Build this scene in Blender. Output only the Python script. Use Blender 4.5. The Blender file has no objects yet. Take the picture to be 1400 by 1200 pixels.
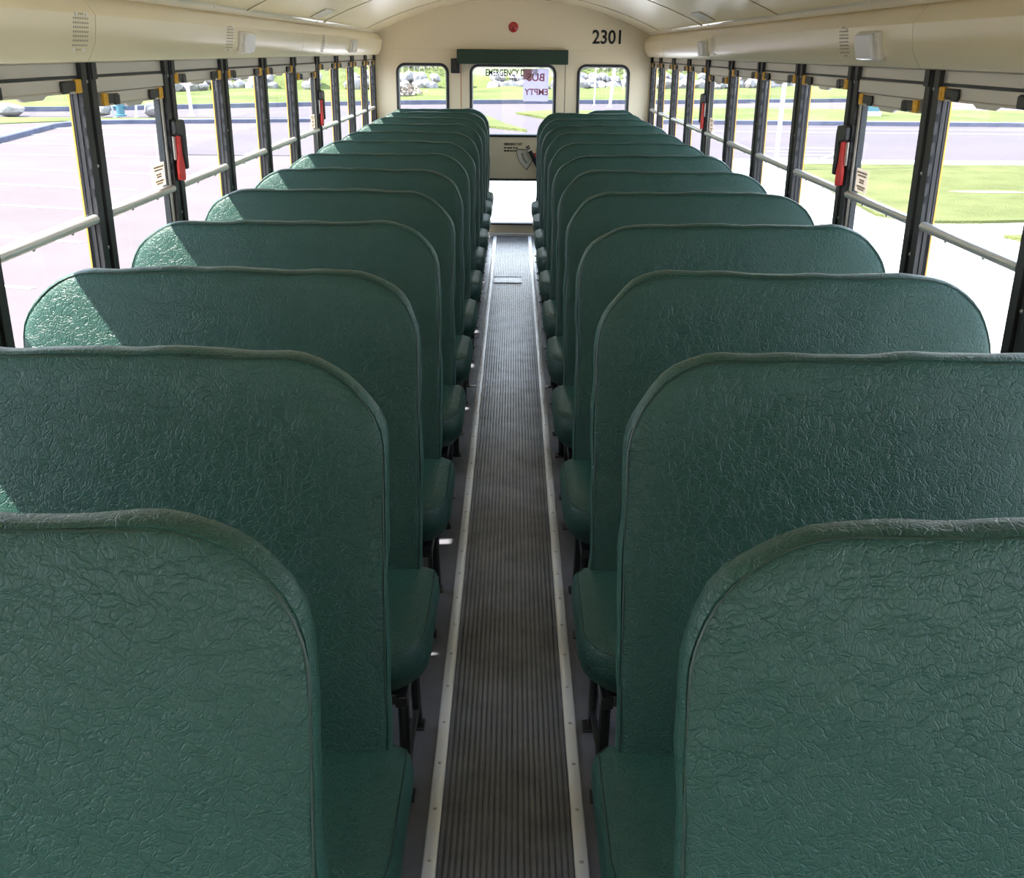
import bpy, bmesh, math, random
from mathutils import Vector, Matrix
random.seed(7)
S = bpy.context.scene
COL = S.collection
PI = math.pi

# ------------------------------------------------------------------ materials
def new_mat(name):
    m = bpy.data.materials.new(name); m.use_nodes = True
    nt = m.node_tree; nt.nodes.clear()
    out = nt.nodes.new('ShaderNodeOutputMaterial')
    return m, nt, out

def N(nt, typ, **kw):
    n = nt.nodes.new(typ)
    for k, v in kw.items():
        if k in n.inputs: n.inputs[k].default_value = v
        else: setattr(n, k, v)
    return n

def pbr(name, col, rough=0.5, metal=0.0, spec=0.5, bump=0.0, bscale=60.0, bdist=0.002, var=0.0, vscale=4.0, aniso=None, trans=None, coat=0.0):
    m, nt, out = new_mat(name)
    b = N(nt, 'ShaderNodeBsdfPrincipled')
    b.inputs['Base Color'].default_value = (*col, 1)
    b.inputs['Roughness'].default_value = rough
    b.inputs['Metallic'].default_value = metal
    b.inputs['Specular IOR Level'].default_value = spec
    if coat: b.inputs['Coat Weight'].default_value = coat
    nt.links.new(b.outputs[0], out.inputs[0])
    tc = N(nt, 'ShaderNodeTexCoord')
    if bump:
        no = N(nt, 'ShaderNodeTexNoise', Scale=bscale, Detail=4.0)
        if aniso:
            mp = N(nt, 'ShaderNodeMapping'); mp.inputs['Scale'].default_value = aniso
            nt.links.new(tc.outputs['Object'], mp.inputs[0]); nt.links.new(mp.outputs[0], no.inputs['Vector'])
        else:
            nt.links.new(tc.outputs['Object'], no.inputs['Vector'])
        bp = N(nt, 'ShaderNodeBump', Strength=bump, Distance=bdist)
        nt.links.new(no.outputs[0], bp.inputs['Height']); nt.links.new(bp.outputs[0], b.inputs['Normal'])
    if var:
        n2 = N(nt, 'ShaderNodeTexNoise', Scale=vscale, Detail=6.0, Roughness=0.6)
        nt.links.new(tc.outputs['Object'], n2.inputs['Vector'])
        mx = N(nt, 'ShaderNodeMix', data_type='RGBA')
        a = [max(0, c * (1 - var)) for c in col]; d = [min(1, c * (1 + var)) for c in col]
        mx.inputs[6].default_value = (*a, 1); mx.inputs[7].default_value = (*d, 1)
        cr = N(nt, 'ShaderNodeValToRGB'); cr.color_ramp.elements[0].position = .3; cr.color_ramp.elements[1].position = .7
        nt.links.new(n2.outputs[0], cr.inputs[0]); nt.links.new(cr.outputs[0], mx.inputs[0])
        nt.links.new(mx.outputs[2], b.inputs['Base Color'])
    return m

def vinyl_mat(name, col, rough=0.42):
    m, nt, out = new_mat(name)
    b = N(nt, 'ShaderNodeBsdfPrincipled')
    b.inputs['Roughness'].default_value = rough; b.inputs['Specular IOR Level'].default_value = .33
    nt.links.new(b.outputs[0], out.inputs[0])
    tc = N(nt, 'ShaderNodeTexCoord'); oi = N(nt, 'ShaderNodeObjectInfo')
    off = N(nt, 'ShaderNodeVectorMath', operation='SCALE'); off.inputs[0].default_value = (7, 3, 11)
    nt.links.new(oi.outputs['Random'], off.inputs['Scale'])
    add = N(nt, 'ShaderNodeVectorMath', operation='ADD')
    nt.links.new(tc.outputs['Object'], add.inputs[0]); nt.links.new(off.outputs[0], add.inputs[1])
    wob = N(nt, 'ShaderNodeTexNoise', Scale=28.0, Detail=3.0)
    nt.links.new(add.outputs[0], wob.inputs['Vector'])
    sub = N(nt, 'ShaderNodeVectorMath', operation='MULTIPLY_ADD')
    sub.inputs[1].default_value = (.042, .042, .042)
    nt.links.new(wob.outputs['Color'], sub.inputs[0]); nt.links.new(add.outputs[0], sub.inputs[2])
    def crack(scale, w):
        v = N(nt, 'ShaderNodeTexVoronoi', feature='DISTANCE_TO_EDGE', Scale=scale)
        nt.links.new(sub.outputs[0], v.inputs['Vector'])
        r = N(nt, 'ShaderNodeMapRange'); r.inputs['From Max'].default_value = w; r.clamp = True
        nt.links.new(v.outputs['Distance'], r.inputs['Value'])
        return r
    c1 = crack(58, .085); c2 = crack(140, .12)
    # creases fade in and out in broad areas
    area = N(nt, 'ShaderNodeTexNoise', Scale=7.0, Detail=2.0); nt.links.new(add.outputs[0], area.inputs['Vector'])
    ar = N(nt, 'ShaderNodeMapRange'); ar.inputs['From Min'].default_value = .38; ar.inputs['From Max'].default_value = .62
    ar.inputs['To Min'].default_value = .65; nt.links.new(area.outputs[0], ar.inputs['Value'])
    m1 = N(nt, 'ShaderNodeMath', operation='MULTIPLY'); nt.links.new(c1.outputs[0], m1.inputs[0]); nt.links.new(ar.outputs[0], m1.inputs[1])
    m2 = N(nt, 'ShaderNodeMath', operation='MULTIPLY_ADD'); m2.inputs[1].default_value = .45
    nt.links.new(c2.outputs[0], m2.inputs[0]); nt.links.new(m1.outputs[0], m2.inputs[2])
    fine = N(nt, 'ShaderNodeTexNoise', Scale=240.0, Detail=3.0); nt.links.new(add.outputs[0], fine.inputs['Vector'])
    m3 = N(nt, 'ShaderNodeMath', operation='MULTIPLY_ADD'); m3.inputs[1].default_value = .5
    nt.links.new(fine.outputs[0], m3.inputs[0]); nt.links.new(m2.outputs[0], m3.inputs[2])
    bp = N(nt, 'ShaderNodeBump', Strength=.7, Distance=.0012)
    nt.links.new(m3.outputs[0], bp.inputs['Height']); nt.links.new(bp.outputs[0], b.inputs['Normal'])
    vr = N(nt, 'ShaderNodeTexNoise', Scale=3.0, Detail=3.0); nt.links.new(add.outputs[0], vr.inputs['Vector'])
    mx = N(nt, 'ShaderNodeMix', data_type='RGBA')
    mx.inputs[6].default_value = (col[0]*.85, col[1]*.92, col[2]*.9, 1); mx.inputs[7].default_value = (col[0]*1.15, col[1]*1.08, col[2]*1.1, 1)
    nt.links.new(vr.outputs[0], mx.inputs[0]); nt.links.new(mx.outputs[2], b.inputs['Base Color'])
    return m

def glass_mat(name, refl=.06, tint=(1, 1, 1)):
    m, nt, out = new_mat(name)
    t = N(nt, 'ShaderNodeBsdfTransparent'); t.inputs[0].default_value = (*tint, 1)
    g = N(nt, 'ShaderNodeBsdfGlossy', Roughness=.02)
    mx = N(nt, 'ShaderNodeMixShader'); mx.inputs[0].default_value = refl
    nt.links.new(t.outputs[0], mx.inputs[1]); nt.links.new(g.outputs[0], mx.inputs[2]); nt.links.new(mx.outputs[0], out.inputs[0])
    return m

def paper_mat(name, col, alpha=.35):
    m, nt, out = new_mat(name)
    d = N(nt, 'ShaderNodeBsdfDiffuse'); d.inputs[0].default_value = (*col, 1)
    tl = N(nt, 'ShaderNodeBsdfTranslucent'); tl.inputs[0].default_value = (*col, 1)
    mx = N(nt, 'ShaderNodeMixShader'); mx.inputs[0].default_value = .6
    nt.links.new(d.outputs[0], mx.inputs[1]); nt.links.new(tl.outputs[0], mx.inputs[2]); nt.links.new(mx.outputs[0], out.inputs[0])
    return m

M = {}
M['vinyl'] = vinyl_mat('green_vinyl', (.0152, .0545, .0405), .40)
M['cord'] = pbr('green_vinyl_cord', (.012, .034, .024), .45, bump=.3, bscale=300)
M['pad'] = pbr('green_header_pad', (.012, .040, .022), .5, bump=.2, bscale=200)
M['cream'] = pbr('cream_paint', (.87, .765, .53), .22, bump=.04, bscale=14, bdist=.004)
M['cream_rear'] = pbr('cream_rear_paint', (.80, .70, .51), .40, bump=.04, bscale=40)
M['gloss'] = pbr('gloss_cream', (.80, .73, .58), .12)
M['seam'] = pbr('panel_seam', (.20, .17, .12), .6)
M['rubber'] = pbr('grey_floor_rubber', (.125, .125, .142), .24, bump=.25, bscale=260, var=.15, vscale=9)
M['rib'] = pbr('ribbed_rubber', (.117, .119, .132), .25, bump=.3, bscale=180, var=.25, vscale=7)
M['alu'] = pbr('edging_aluminium', (.84, .83, .84), .34, .4, bump=.12, bscale=60, bdist=.001)
M['rail'] = pbr('window_aluminium', (.66, .62, .56), .36, .35, bump=.06, bscale=30)
M['bar'] = pbr('round_bar_aluminium', (.60, .585, .56), .28, .55, bump=.04, bscale=30)
M['steel'] = pbr('screw_steel', (.55, .54, .52), .3, 1.0)
M['black'] = pbr('black_post_paint', (.024, .023, .023), .5, bump=.12, bscale=160)
M['gasket'] = pbr('black_gasket', (.014, .018, .020), .45)
M['slot'] = pbr('slot_black', (.006, .006, .007), .7)
M['latch'] = pbr('latch_black', (.025, .024, .023), .45)
M['yellow'] = pbr('latch_yellow', (.80, .42, .02), .45)
M['bus_yellow'] = pbr('bus_yellow_paint', (.80, .42, .06), .35)
M['bus_orange'] = pbr('door_edge_paint', (.55, .22, .04), .45)
M['red'] = pbr('red_lever', (.70, .035, .03), .4)
M['lamp_red'] = pbr('red_lens', (.45, .012, .015), .15, coat=.6)
M['white'] = pbr('white_plastic', (.72, .68, .60), .35)
M['lens'] = pbr('frosted_lens', (.74, .73, .70), .22, bump=.2, bscale=90)
M['glass'] = glass_mat('window_glass', .05)
M['frame'] = pbr('seat_frame_black', (.012, .012, .013), .3)
M['plate'] = pbr('zinc_plate', (.5, .5, .5), .4, .8)
M['ink'] = pbr('black_ink', (.012, .012, .014), .5)
M['ink_grey'] = pbr('glass_lettering', (.05, .06, .09), .6)
M['pink_ink'] = paper_mat('pink_ink', (.60, .28, .29))
M['paper'] = paper_mat('thin_paper', (.72, .69, .80))
M['pink_paper'] = paper_mat('pink_paper', (.66, .46, .46))
M['decal'] = paper_mat('decal_film', (.74, .66, .56))
M['decal_ink'] = pbr('decal_ink', (.32, .24, .18), .7)
# outdoors
M['asphalt'] = pbr('asphalt', (.086, .070, .071), .9, spec=.1, bump=.4, bscale=30, bdist=.01, var=.10, vscale=.35)
M['road'] = pbr('road_asphalt', (.074, .063, .070), .9, spec=.1, bump=.4, bscale=30, bdist=.01, var=.08, vscale=.3)
M['concrete'] = pbr('concrete', (.34, .33, .32), .9, spec=.1, bump=.3, bscale=20, bdist=.005, var=.06, vscale=.6)
M['kerb'] = pbr('kerb_granite', (.08, .085, .12), .9, spec=.1, bump=.5, bscale=12, var=.2, vscale=2)
M['line'] = pbr('line_paint', (.36, .355, .35), .8, spec=.1)
M['lawn'] = pbr('lawn_grass', (.086, .096, .036), .95, spec=.05, bump=1.0, bscale=25, bdist=.05, var=.28, vscale=.8)
M['bank'] = pbr('bank_grass', (.086, .104, .036), .95, spec=.05, bump=1.0, bscale=9, bdist=.1, var=.3, vscale=.3)
M['rock'] = pbr('pale_stone', (.21, .20, .205), .9, spec=.1, bump=.8, bscale=5, bdist=.08, var=.35, vscale=1.2)
M['leaf'] = pbr('brush_leaf', (.15, .145, .095), .9, spec=.1, var=.4, vscale=.5)
M['leaf_brown'] = pbr('brush_twig', (.22, .18, .15), .9, var=.3, vscale=.5)
M['pole'] = pbr('pole_paint', (.42, .42, .42), .5)
M['teal'] = pbr('teal_paint', (.03, .11, .15), .5)
M['dirt'] = pbr('bare_soil', (.16, .11, .075), .95, bump=.5, bscale=30)

# ------------------------------------------------------------------ mesh building
class MB:
    def __init__(s): s.v = []; s.f = []
    def add(s, vs, fs):
        o = len(s.v); s.v += [tuple(p) for p in vs]; s.f += [tuple(i + o for i in f) for f in fs]; return s
    def box(s, x0, x1, y0, y1, z0, z1):
        v = [(x0,y0,z0),(x1,y0,z0),(x1,y1,z0),(x0,y1,z0),(x0,y0,z1),(x1,y0,z1),(x1,y1,z1),(x0,y1,z1)]
        return s.add(v, [(0,3,2,1),(4,5,6,7),(0,1,5,4),(1,2,6,5),(2,3,7,6),(3,0,4,7)])
    def loops(s, loops, cap0=True, cap1=True, closed=True):
        n = len(loops[0]); o = len(s.v)
        for L in loops: s.v += [tuple(p) for p in L]
        for a in range(len(loops) - 1):
            for i in range(n if closed else n - 1):
                j = (i + 1) % n
                s.f.append((o + a*n + i, o + a*n + j, o + (a+1)*n + j, o + (a+1)*n + i))
        if cap0: s.f.append(tuple(o + i for i in reversed(range(n))))
        if cap1: s.f.append(tuple(o + (len(loops)-1)*n + i for i in range(n)))
        return s
    def tube(s, pts, r, seg=12, caps=True):
        pts = [Vector(p) for p in pts]; L = []
        up = None
        for i, p in enumerate(pts):
            d = (pts[min(i+1, len(pts)-1)] - pts[max(i-1, 0)]).normalized()
            if up is None:
                up = d.orthogonal().normalized()
            else:
                up = (up - d * up.dot(d)).normalized()
            w = d.cross(up)
            rr = r[i] if isinstance(r, (list, tuple)) else r
            L.append([p + (up*math.cos(2*PI*k/seg) + w*math.sin(2*PI*k/seg))*rr for k in range(seg)])
        return s.loops(L, caps, caps)
    def disc_dome(s, c, n, r, h, seg=12, rings=3):
        c = Vector(c); n = Vector(n).normalized(); u = n.orthogonal().normalized(); w = n.cross(u)
        L = []
        for k in range(rings + 1):
            t = k / rings * PI / 2
            rr = r * math.cos(t) + 1e-5; hh = h * math.sin(t)
            L.append([c + n*hh + (u*math.cos(2*PI*i/seg) + w*math.sin(2*PI*i/seg))*rr for i in range(seg)])
        return s.loops(L)
    def build(s, name, mat, parent=None, smooth=35, bevel=0, bseg=2, recalc=True):
        me = bpy.data.meshes.new(name)
        me.from_pydata(s.v, [], s.f)
        if recalc:
            bm = bmesh.new(); bm.from_mesh(me)
            bmesh.ops.recalc_face_normals(bm, faces=bm.faces)
            bm.to_mesh(me); bm.free()
        me.materials.append(mat)
        if smooth:
            me.polygons.foreach_set('use_smooth', [True]*len(me.polygons))
            me.set_sharp_from_angle(angle=math.radians(smooth))
        o = bpy.data.objects.new(name, me); COL.objects.link(o)
        if bevel:
            b = o.modifiers.new('bevel', 'BEVEL'); b.width = bevel; b.segments = bseg; b.limit_method = 'ANGLE'
            b.harden_normals = False
        if parent: o.parent = parent
        return o

def empty(name, loc=(0,0,0), rz=0):
    o = bpy.data.objects.new(name, None); COL.objects.link(o); o.location = loc; o.rotation_euler = (0,0,rz)
    o.empty_display_size = .1
    return o
def tag(o, label=None, cat=None, group=None, kind=None):
    if label: o['label'] = label
    if cat: o['category'] = cat
    if group: o['group'] = group
    if kind: o['kind'] = kind
    return o
def struct(o): o['kind'] = 'structure'; return o

def rrect(x0, x1, z0, z1, r, n=8, rb=None):
    """rounded rectangle outline, counter-clockwise from the right end of the bottom side"""
    rb = r if rb is None else rb
    P = []
    for cx, cz, rr, a0 in ((x1, z0, rb, -90), (x1, z1, r, 0), (x0, z1, r, 90), (x0, z0, rb, 180)):
        sx = -1 if cx == x1 else 1; sz = 1 if cz == z0 else -1
        for k in range(n + 1):
            a = math.radians(a0 + 90*k/n)
            P.append((cx + sx*rr + rr*math.cos(a), cz + sz*rr + rr*math.sin(a)))
    return P

def plate_hole(mb, ox0, ox1, oz0, oz1, hx0, hx1, hz0, hz1, r, y0, y1):
    """a flat slab in X-Z with a rounded rectangular opening"""
    H = rrect(hx0, hx1, hz0, hz1, r, 6)
    cx, cz = (hx0+hx1)/2, (hz0+hz1)/2
    O = []
    for (x, z) in H:
        dx, dz = x-cx, z-cz
        t = min(((ox1-cx)/dx if dx > 1e-9 else (ox0-cx)/dx if dx < -1e-9 else 1e9),
                ((oz1-cz)/dz if dz > 1e-9 else (oz0-cz)/dz if dz < -1e-9 else 1e9))
        O.append([cx+dx*t, cz+dz*t])
    for X in (ox0, ox1):
        for Z in (oz0, oz1):
            i = min(range(len(O)), key=lambda k: (O[k][0]-X)**2 + (O[k][1]-Z)**2); O[i] = [X, Z]
    mb.loops([[(x, y1, z) for x, z in H], [(x, y0, z) for x, z in H], [(x, y0, z) for x, z in O], [(x, y1, z) for x, z in O], [(x, y1, z) for x, z in H]], False, False)

def ring(mb, x0, x1, z0, z1, r, w, y0, y1, n=8):
    """a rubber gasket: rounded frame of width w inside the given outline"""
    A = rrect(x0, x1, z0, z1, r, n); B = rrect(x0+w, x1-w, z0+w, z1-w, max(r-w, .004), n)
    C_ = rrect(x0+w*.25, x1-w*.25, z0+w*.25, z1-w*.25, r-w*.25, n); D = rrect(x0+w*.75, x1-w*.75, z0+w*.75, z1-w*.75, max(r-w*.75, .005), n)
    f = lambda P, y: [(x, y, z) for x, z in P]
    ym = y0 + (y1-y0)*.4
    mb.loops([f(A, y1), f(A, ym), f(C_, y0), f(D, y0), f(B, ym), f(B, y1), f(A, y1)], False, False)

def text_mesh(name, body, x0, x1, z0, z1, y, mat, parent=None, mirror=False, bold=0.0, depth=.0008, plane='Y', xs=0, rot=0):
    cu = bpy.data.curves.new(name, 'FONT'); cu.body = body; cu.size = 1; cu.extrude = 0; cu.offset = bold
    cu.resolution_u = 3
    ob = bpy.data.objects.new(name, cu); COL.objects.link(ob)
    dg = bpy.context.evaluated_depsgraph_get()
    me = bpy.data.meshes.new_from_object(ob.evaluated_get(dg))
    bpy.data.objects.remove(ob); bpy.data.curves.remove(cu)
    xs_ = [v.co.x for v in me.vertices]; ys_ = [v.co.y for v in me.vertices]
    a, b, c, d = min(xs_), max(xs_), min(ys_), max(ys_)
    for v in me.vertices:
        u = (v.co.x-a)/(b-a); w = (v.co.y-c)/(d-c)
        if mirror: u = 1-u
        v.co = (x0+(x1-x0)*u, y, z0+(z1-z0)*w)
    me.materials.clear(); me.materials.append(mat); me.name = name
    o = bpy.data.objects.new(name, me); COL.objects.link(o)
    so = o.modifiers.new('thickness', 'SOLIDIFY'); so.thickness = depth; so.offset = 0
    if parent: o.parent = parent
    return o

# ------------------------------------------------------------------ key dimensions (metres; X right, Y to the rear, Z up; floor at 0)
WX = 1.165            # inner face of the window posts
OX = 1.206            # outside skin
YR = 9.22             # rear wall
Y0 = -2.6             # front end of what is built
HB = 1.512            # underside of the header panels
BAR = 1.094           # height of the round bar
SILL = .70
GZ = -1.0             # ground outside
FX = .006             # centre line of the aisle runner
POSTS = [2.992 + .704*k for k in range(-7, 9)] + [9.165]
ARC_R = 2.5
def arc_z(x): return 1.96 - (ARC_R - math.sqrt(ARC_R**2 - x*x))

# ------------------------------------------------------------------ floor
mb = MB(); mb.box(-OX, OX, Y0, YR+.03, -.06, 0)
struct(mb.build('floor', M['rubber'], bevel=0))
# ribbed runner
mb = MB()
xa, xb = FX-.1398, FX+.1398
nr = 22; pitch = (xb-xa)/nr
prof = [(xa, .0005)]
for k in range(nr):
    x = xa + k*pitch
    prof += [(x+.0009, .0004), (x+.0014, .0054), (x+.0028, .0068), (x+pitch-.0028, .0068), (x+pitch-.0014, .0054), (x+pitch-.0009, .0004)]
prof += [(xb, .0005)]
mb.loops([[(x, y, z) for x, z in prof] for y in (Y0+.02, 2, 5, YR-.01)], True, True)
tag(mb.build('aisle_runner', M['rib'], smooth=30), 'black ribbed rubber runner down the middle of the aisle', 'floor mat')
# aluminium edging strips
for sx, lab in ((-1, 'parking-lot'), (1, 'lawn')):
    ys = [Y0+.03 + i*.055 for i in range(int((YR-.02-Y0-.03)/.055)+1)]
    L = []
    xi, xo = FX+sx*.140, FX+sx*.169
    rnd = random.Random(5+sx)
    for y in ys:
        w = rnd.uniform(-.0006, .0006)
        P = [(xi, .001), (xi, .0062), (xi+sx*.002, .0078+w), ((xi+xo)/2, .0088+w), (xo-sx*.003, .0072+w), (xo, .0035), (xo, .0008)]
        L.append([(x, y, z) for x, z in P])
    mb = MB(); mb.loops(L)
    st = mb.build('edging_strip', M['alu'], smooth=30)
    tag(st, f'silver metal edging strip screwed along the runner on the {lab} side', 'edging strip', 'edging strips beside the runner')
    mb = MB(); mb.disc_dome((0, 0, 0), (0, 0, 1), .0048, .0022, 10, 2)
    first = None
    y = Y0+.1
    while y < YR-.05:
        if first is None: o = first = mb.build('screw', M['steel'], st)
        else:
            o = first.copy(); COL.objects.link(o); o.parent = st
        o.location = ((xi+xo)/2, y, .0086); y += .1535
# floor hatch plate and cross seams
h = empty('floor_hatch', (FX-.03, 7.31, 0)); tag(h, 'flat rectangular access plate set in the ribbed runner near the rear door', 'hatch')
mb = MB(); mb.box(-.098, .098, -.10, .10, .003, .0085); mb.build('cover_plate', M['rib'], h, bevel=.001)
mb = MB()
for a in (-.1, .1): mb.box(-.1, .1, a-.005, a+.005, .0060, .0100)
mb.build('border', M['slot'], h)
first = None
for x in (-.094, 0, .094):
    for y in (-.1, .1):
        if first is None:
            q = MB().disc_dome((0,0,0), (0,0,1), .006, .003, 8, 2).build('screw', M['slot'], h); first = q
        else:
            q = first.copy(); COL.objects.link(q); q.parent = h
        q.location = (x, y, .0095)
for sx, lab in ((-1, 'parking-lot'), (1, 'lawn')):
    mb = MB(); x0, x1 = sorted((FX+sx*.171, sx*1.1)); mb.box(x0, x1, 4.822, 4.838, 0, .003)
    tag(mb.build('floor_joint_strip', M['alu'], bevel=.001), f'thin metal strip crossing the floor under the seats on the {lab} side', 'joint strip')

# ------------------------------------------------------------------ seats
def resample(P, n):
    P = P + [P[0]]; L = [0]
    for a, b in zip(P[:-1], P[1:]): L.append(L[-1] + math.dist(a, b))
    out = []; k = 0
    for i in range(n):
        t = L[-1]*i/n
        while L[k+1] < t: k += 1
        u = (t-L[k])/max(L[k+1]-L[k], 1e-9)
        out.append((P[k][0]*(1-u)+P[k+1][0]*u, P[k][1]*(1-u)+P[k+1][1]*u))
    return out
NB = 120
def outline_back(hw, z0, z1, ins, r=.165):
    return resample(rrect(-hw+ins, hw-ins, z0+ins*.6, z1-ins, max(r-ins*.8, .02), 16, max(.03-ins*.3, .012)), NB)
def make_back(seed, hw=.44):
    """padded backrest: puffed front panel, stitched edge, rounded border strip; +Y is the rear"""
    z0, z1 = .355, 1.096
    rnd = random.Random(seed)
    ph = [rnd.uniform(0, 6.28) for _ in range(12)]
    rings = [(.20, -.010), (.12, -.0095), (.07, -.008), (.035, -.0055), (.016, -.002), (.0075, .0015), (.0055, .0045), (.003, .003), (.0, .009),
             (-.001, .022), (.0, .036), (.006, .047), (.016, .054), (.035, .058), (.12, .060)]
    L = []
    for ri, (ins, y) in enumerate(rings):
        P = outline_back(hw, z0, z1, ins)
        out = []
        n = len(P)
        for i, (x, z) in enumerate(P):
            u = 2*PI*i/n
            wob = .0012*math.sin(7*u+ph[0]) + .0008*math.sin(17*u+ph[1]) + .0004*math.sin(31*u+ph[2])
            if ri > 8: wob *= 1.8
            nx, nz = (x/hw), ((z-.75)/.4)
            top = max(0, (z-.9)/.2)
            yy = y + .0012*math.sin(13*u+ph[3]+ri*.3)*(1 if 3 < ri < 12 else .4)
            # gentle sag along the top between the corners
            sag = -.002*math.sin(PI*(x/hw+1)/2*2.2+ph[4])*top
            zz = z + (wob + sag)*(1 if z > .45 else 0)
            xx = x + (wob*(1 if x > 0 else -1) if abs(x) > hw*.8 else 0)
            out.append((xx, yy + .208*(zz-.44), zz))
        L.append(out)
    mb = MB(); mb.loops(L)
    # inner grid instead of one big n-gon: shrink rings
    def shrink(base, y_add, steps):
        cx, cz = 0, .74
        n = len(base)
        LL = [base]
        for t in steps:
            R_ = []
            for (x, y, z) in base:
                X = cx+(x-cx)*t; Z = cz+(z-cz)*t
                R_.append((X, y_add + .208*(Z-.44), Z))
            LL.append(R_)
        return LL
    m2 = MB()
    m2.loops(list(reversed(shrink(L[0], -.0115, (.7, .4, .12)))) + L[1:] + shrink(L[-1], .062, (.7, .4, .12))[1:])
    return m2
def make_piping(hw=.44):
    P = outline_back(hw, .355, 1.096, .0062)
    n = len(P)
    pts = [(x, .0030 + .208*(z-.44), z) for x, z in P]
    pts = pts + [pts[0]]
    return MB().tube(pts, .0019, 5, False)
def make_cushion(s, xa, xw):
    """s=+1: aisle end at +x.  xa: aisle edge, xw: wall edge (local x)"""
    x0, x1 = sorted((s*xa, s*xw))
    yf, yb = -.352, .035
    def ol(ins, dy=0):
        P = resample(rrect(x0+ins, x1-ins, yf+ins+dy, yb-ins*.3, .02, 10, max(.115-ins, .02)), 80)   # front corners well rounded
        return P
    rings = [(.085, .445, 0), (.05, .443, 0), (.026, .4385, 0), (.011, .431, 0), (.006, .4285, 0), (.0035, .4265, 0), (-.001, .419, 0), (-.006, .395, -.004),
             (-.006, .370, 0), (.002, .340, .012), (.020, .312, .03), (.040, .300, .05), (.07, .297, .07)]
    L = [[(x, y, z) for x, y in ol(i, dy)] for i, z, dy in rings]
    cx = (x0+x1)/2
    def shr(base, z, ts): return [[(cx+(x-cx)*t, -.16+(y+.16)*t, z) for x, y, _ in base] for t in ts]
    mb = MB(); mb.loops(list(reversed(shr(L[0], .448, (.7, .4, .1)))) [::1] + L + shr(L[-1], .297, (.6, .2)))
    return mb, ol
def make_seat(name, s, hw=.44, xa=.473, seed=1):
    """s=+1: the aisle lies at +x of the seat"""
    root = empty(name)
    b = make_back(seed, hw).build('backrest', M['vinyl'], root, smooth=60)
    p = make_piping(hw).build('piping', M['cord'], b, smooth=60)
    cm, ol = make_cushion(s, xa, -hw)
    c = cm.build('cushion', M['vinyl'], root, smooth=60)
    P = [(x, y, .4280) for x, y in ol(.0042)]
    MB().tube(P+[P[0]], .0017, 6, False).build('piping', M['cord'], c, smooth=60)
    # frame under the cushion
    mb = MB()
    xi = s*(xa-.055); xo = -s*(hw+.055)
    for y in (-.27, -.02):
        x0, x1 = sorted((xi, xo)); mb.box(x0, x1, y-.013, y+.013, .272, .298)
    for x in (xi, xo):
        mb.box(x-.013, x+.013, -.29, .03, .270, .297)
    mb.build('seat_frame', M['frame'], root, bevel=.003)
    for yt, yb in ((-.255, -.235), (-.035, .02)):
        mb = MB()
        mb.tube([(xi, yt, .285), (xi, yt+(yb-yt)*.25, .2), (xi, yb, .05), (xi, yb, .008)], .0125, 10)
        lg = mb.build('leg', M['frame'], root)
        mb = MB(); mb.box(xi-.024, xi+.018, yb-.022, yb+.022, .0, .006)
        mb.build('foot_plate', M['frame'], lg, bevel=.002)
    MB().tube([(xi, -.235, .05), (xi-s*.004, -.12, .045), (xi, .02, .05)], .008, 8).build('stretcher', M['frame'], root)
    mb = MB(); x0, x1 = sorted((xi-s*.03, xi-s*.045)); mb.box(x0, x1, -.05, .012, .13, .30)
    mb.build('side_plate', M['plate'], root, bevel=.003)
    return root
def kids(o): return [c for c in bpy.data.objects if c.parent == o]
def copy_tree(o, parent=None):
    c = o.copy(); COL.objects.link(c)
    if parent: c.parent = parent
    for ch in kids(o): copy_tree(ch, c)
    return c
TOPS = [.985, 1.615, 2.265, 2.942, 3.645, 4.32, 4.995, 5.70, 6.40, 7.09, 7.77, 8.46, 9.01]
ORD = ['nearest', 'second', 'third', 'fourth', 'fifth', 'sixth', 'seventh', 'eighth', 'ninth', 'tenth', 'eleventh', 'twelfth', 'thirteenth']
CX = .632
for side, s, where in ((-1, 1, 'parking-lot'), (1, -1, 'lawn')):
    protos = [make_seat('bench_seat', s, seed=11+side+k*10) for k in range(3)]
    used = [False]*3
    for i, yt in enumerate(TOPS):
        if side == 1 and i == 12:
            o = make_seat('bench_seat', s, hw=.255, xa=.285, seed=77)
            o.location = (.815, yt-.182, 0)
            tag(o, 'narrow green vinyl seat beside the rear door, last on the lawn side of the aisle', 'seat', 'green bench seats')
            continue
        k = i % 3
        if not used[k]: o = protos[k]; used[k] = True
        else: o = copy_tree(protos[k])
        o.location = (side*CX, yt-.182, 0)
        if i == 0: lab = f'green vinyl bench seat nearest the camera on the {where} side of the aisle'
        elif i == 12: lab = f'green vinyl bench seat against the rear wall on the {where} side of the aisle'
        else: lab = f'green vinyl bench seat, {ORD[i]} from the camera on the {where} side of the aisle'
        tag(o, lab, 'seat', 'green bench seats')

# ------------------------------------------------------------------ side walls, posts, windows
def side_wall(sx, name):
    mb = MB()
    x0, x1 = sorted((sx*(WX+.01), sx*OX))
    mb.box(x0, x1, Y0, YR+.03, -.06, SILL-.02)
    x0, x1 = sorted((sx*(WX-.012), sx*(OX+.005)))
    mb.box(x0, x1, Y0, YR-.005, SILL-.02, SILL)
    # roof edge over the windows
    x0, x1 = sorted((sx*(WX+.012), sx*OX))
    mb.box(x0, x1, Y0, YR+.05, HB-.004, 1.82)
    w = mb.build(name, M['cream'], smooth=0); struct(w)
    mb = MB(); x0, x1 = sorted((sx*OX, sx*(OX+.004)))
    mb.box(x0, x1, Y0, YR+.03, -.3, SILL-.01); mb.box(x0, x1, Y0, YR+.05, HB-.012, 1.84)
    mb.build('outer_skin', M['bus_yellow'], w, smooth=0)
side_wall(-1, 'wall_left'); side_wall(1, 'wall_right')

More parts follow.
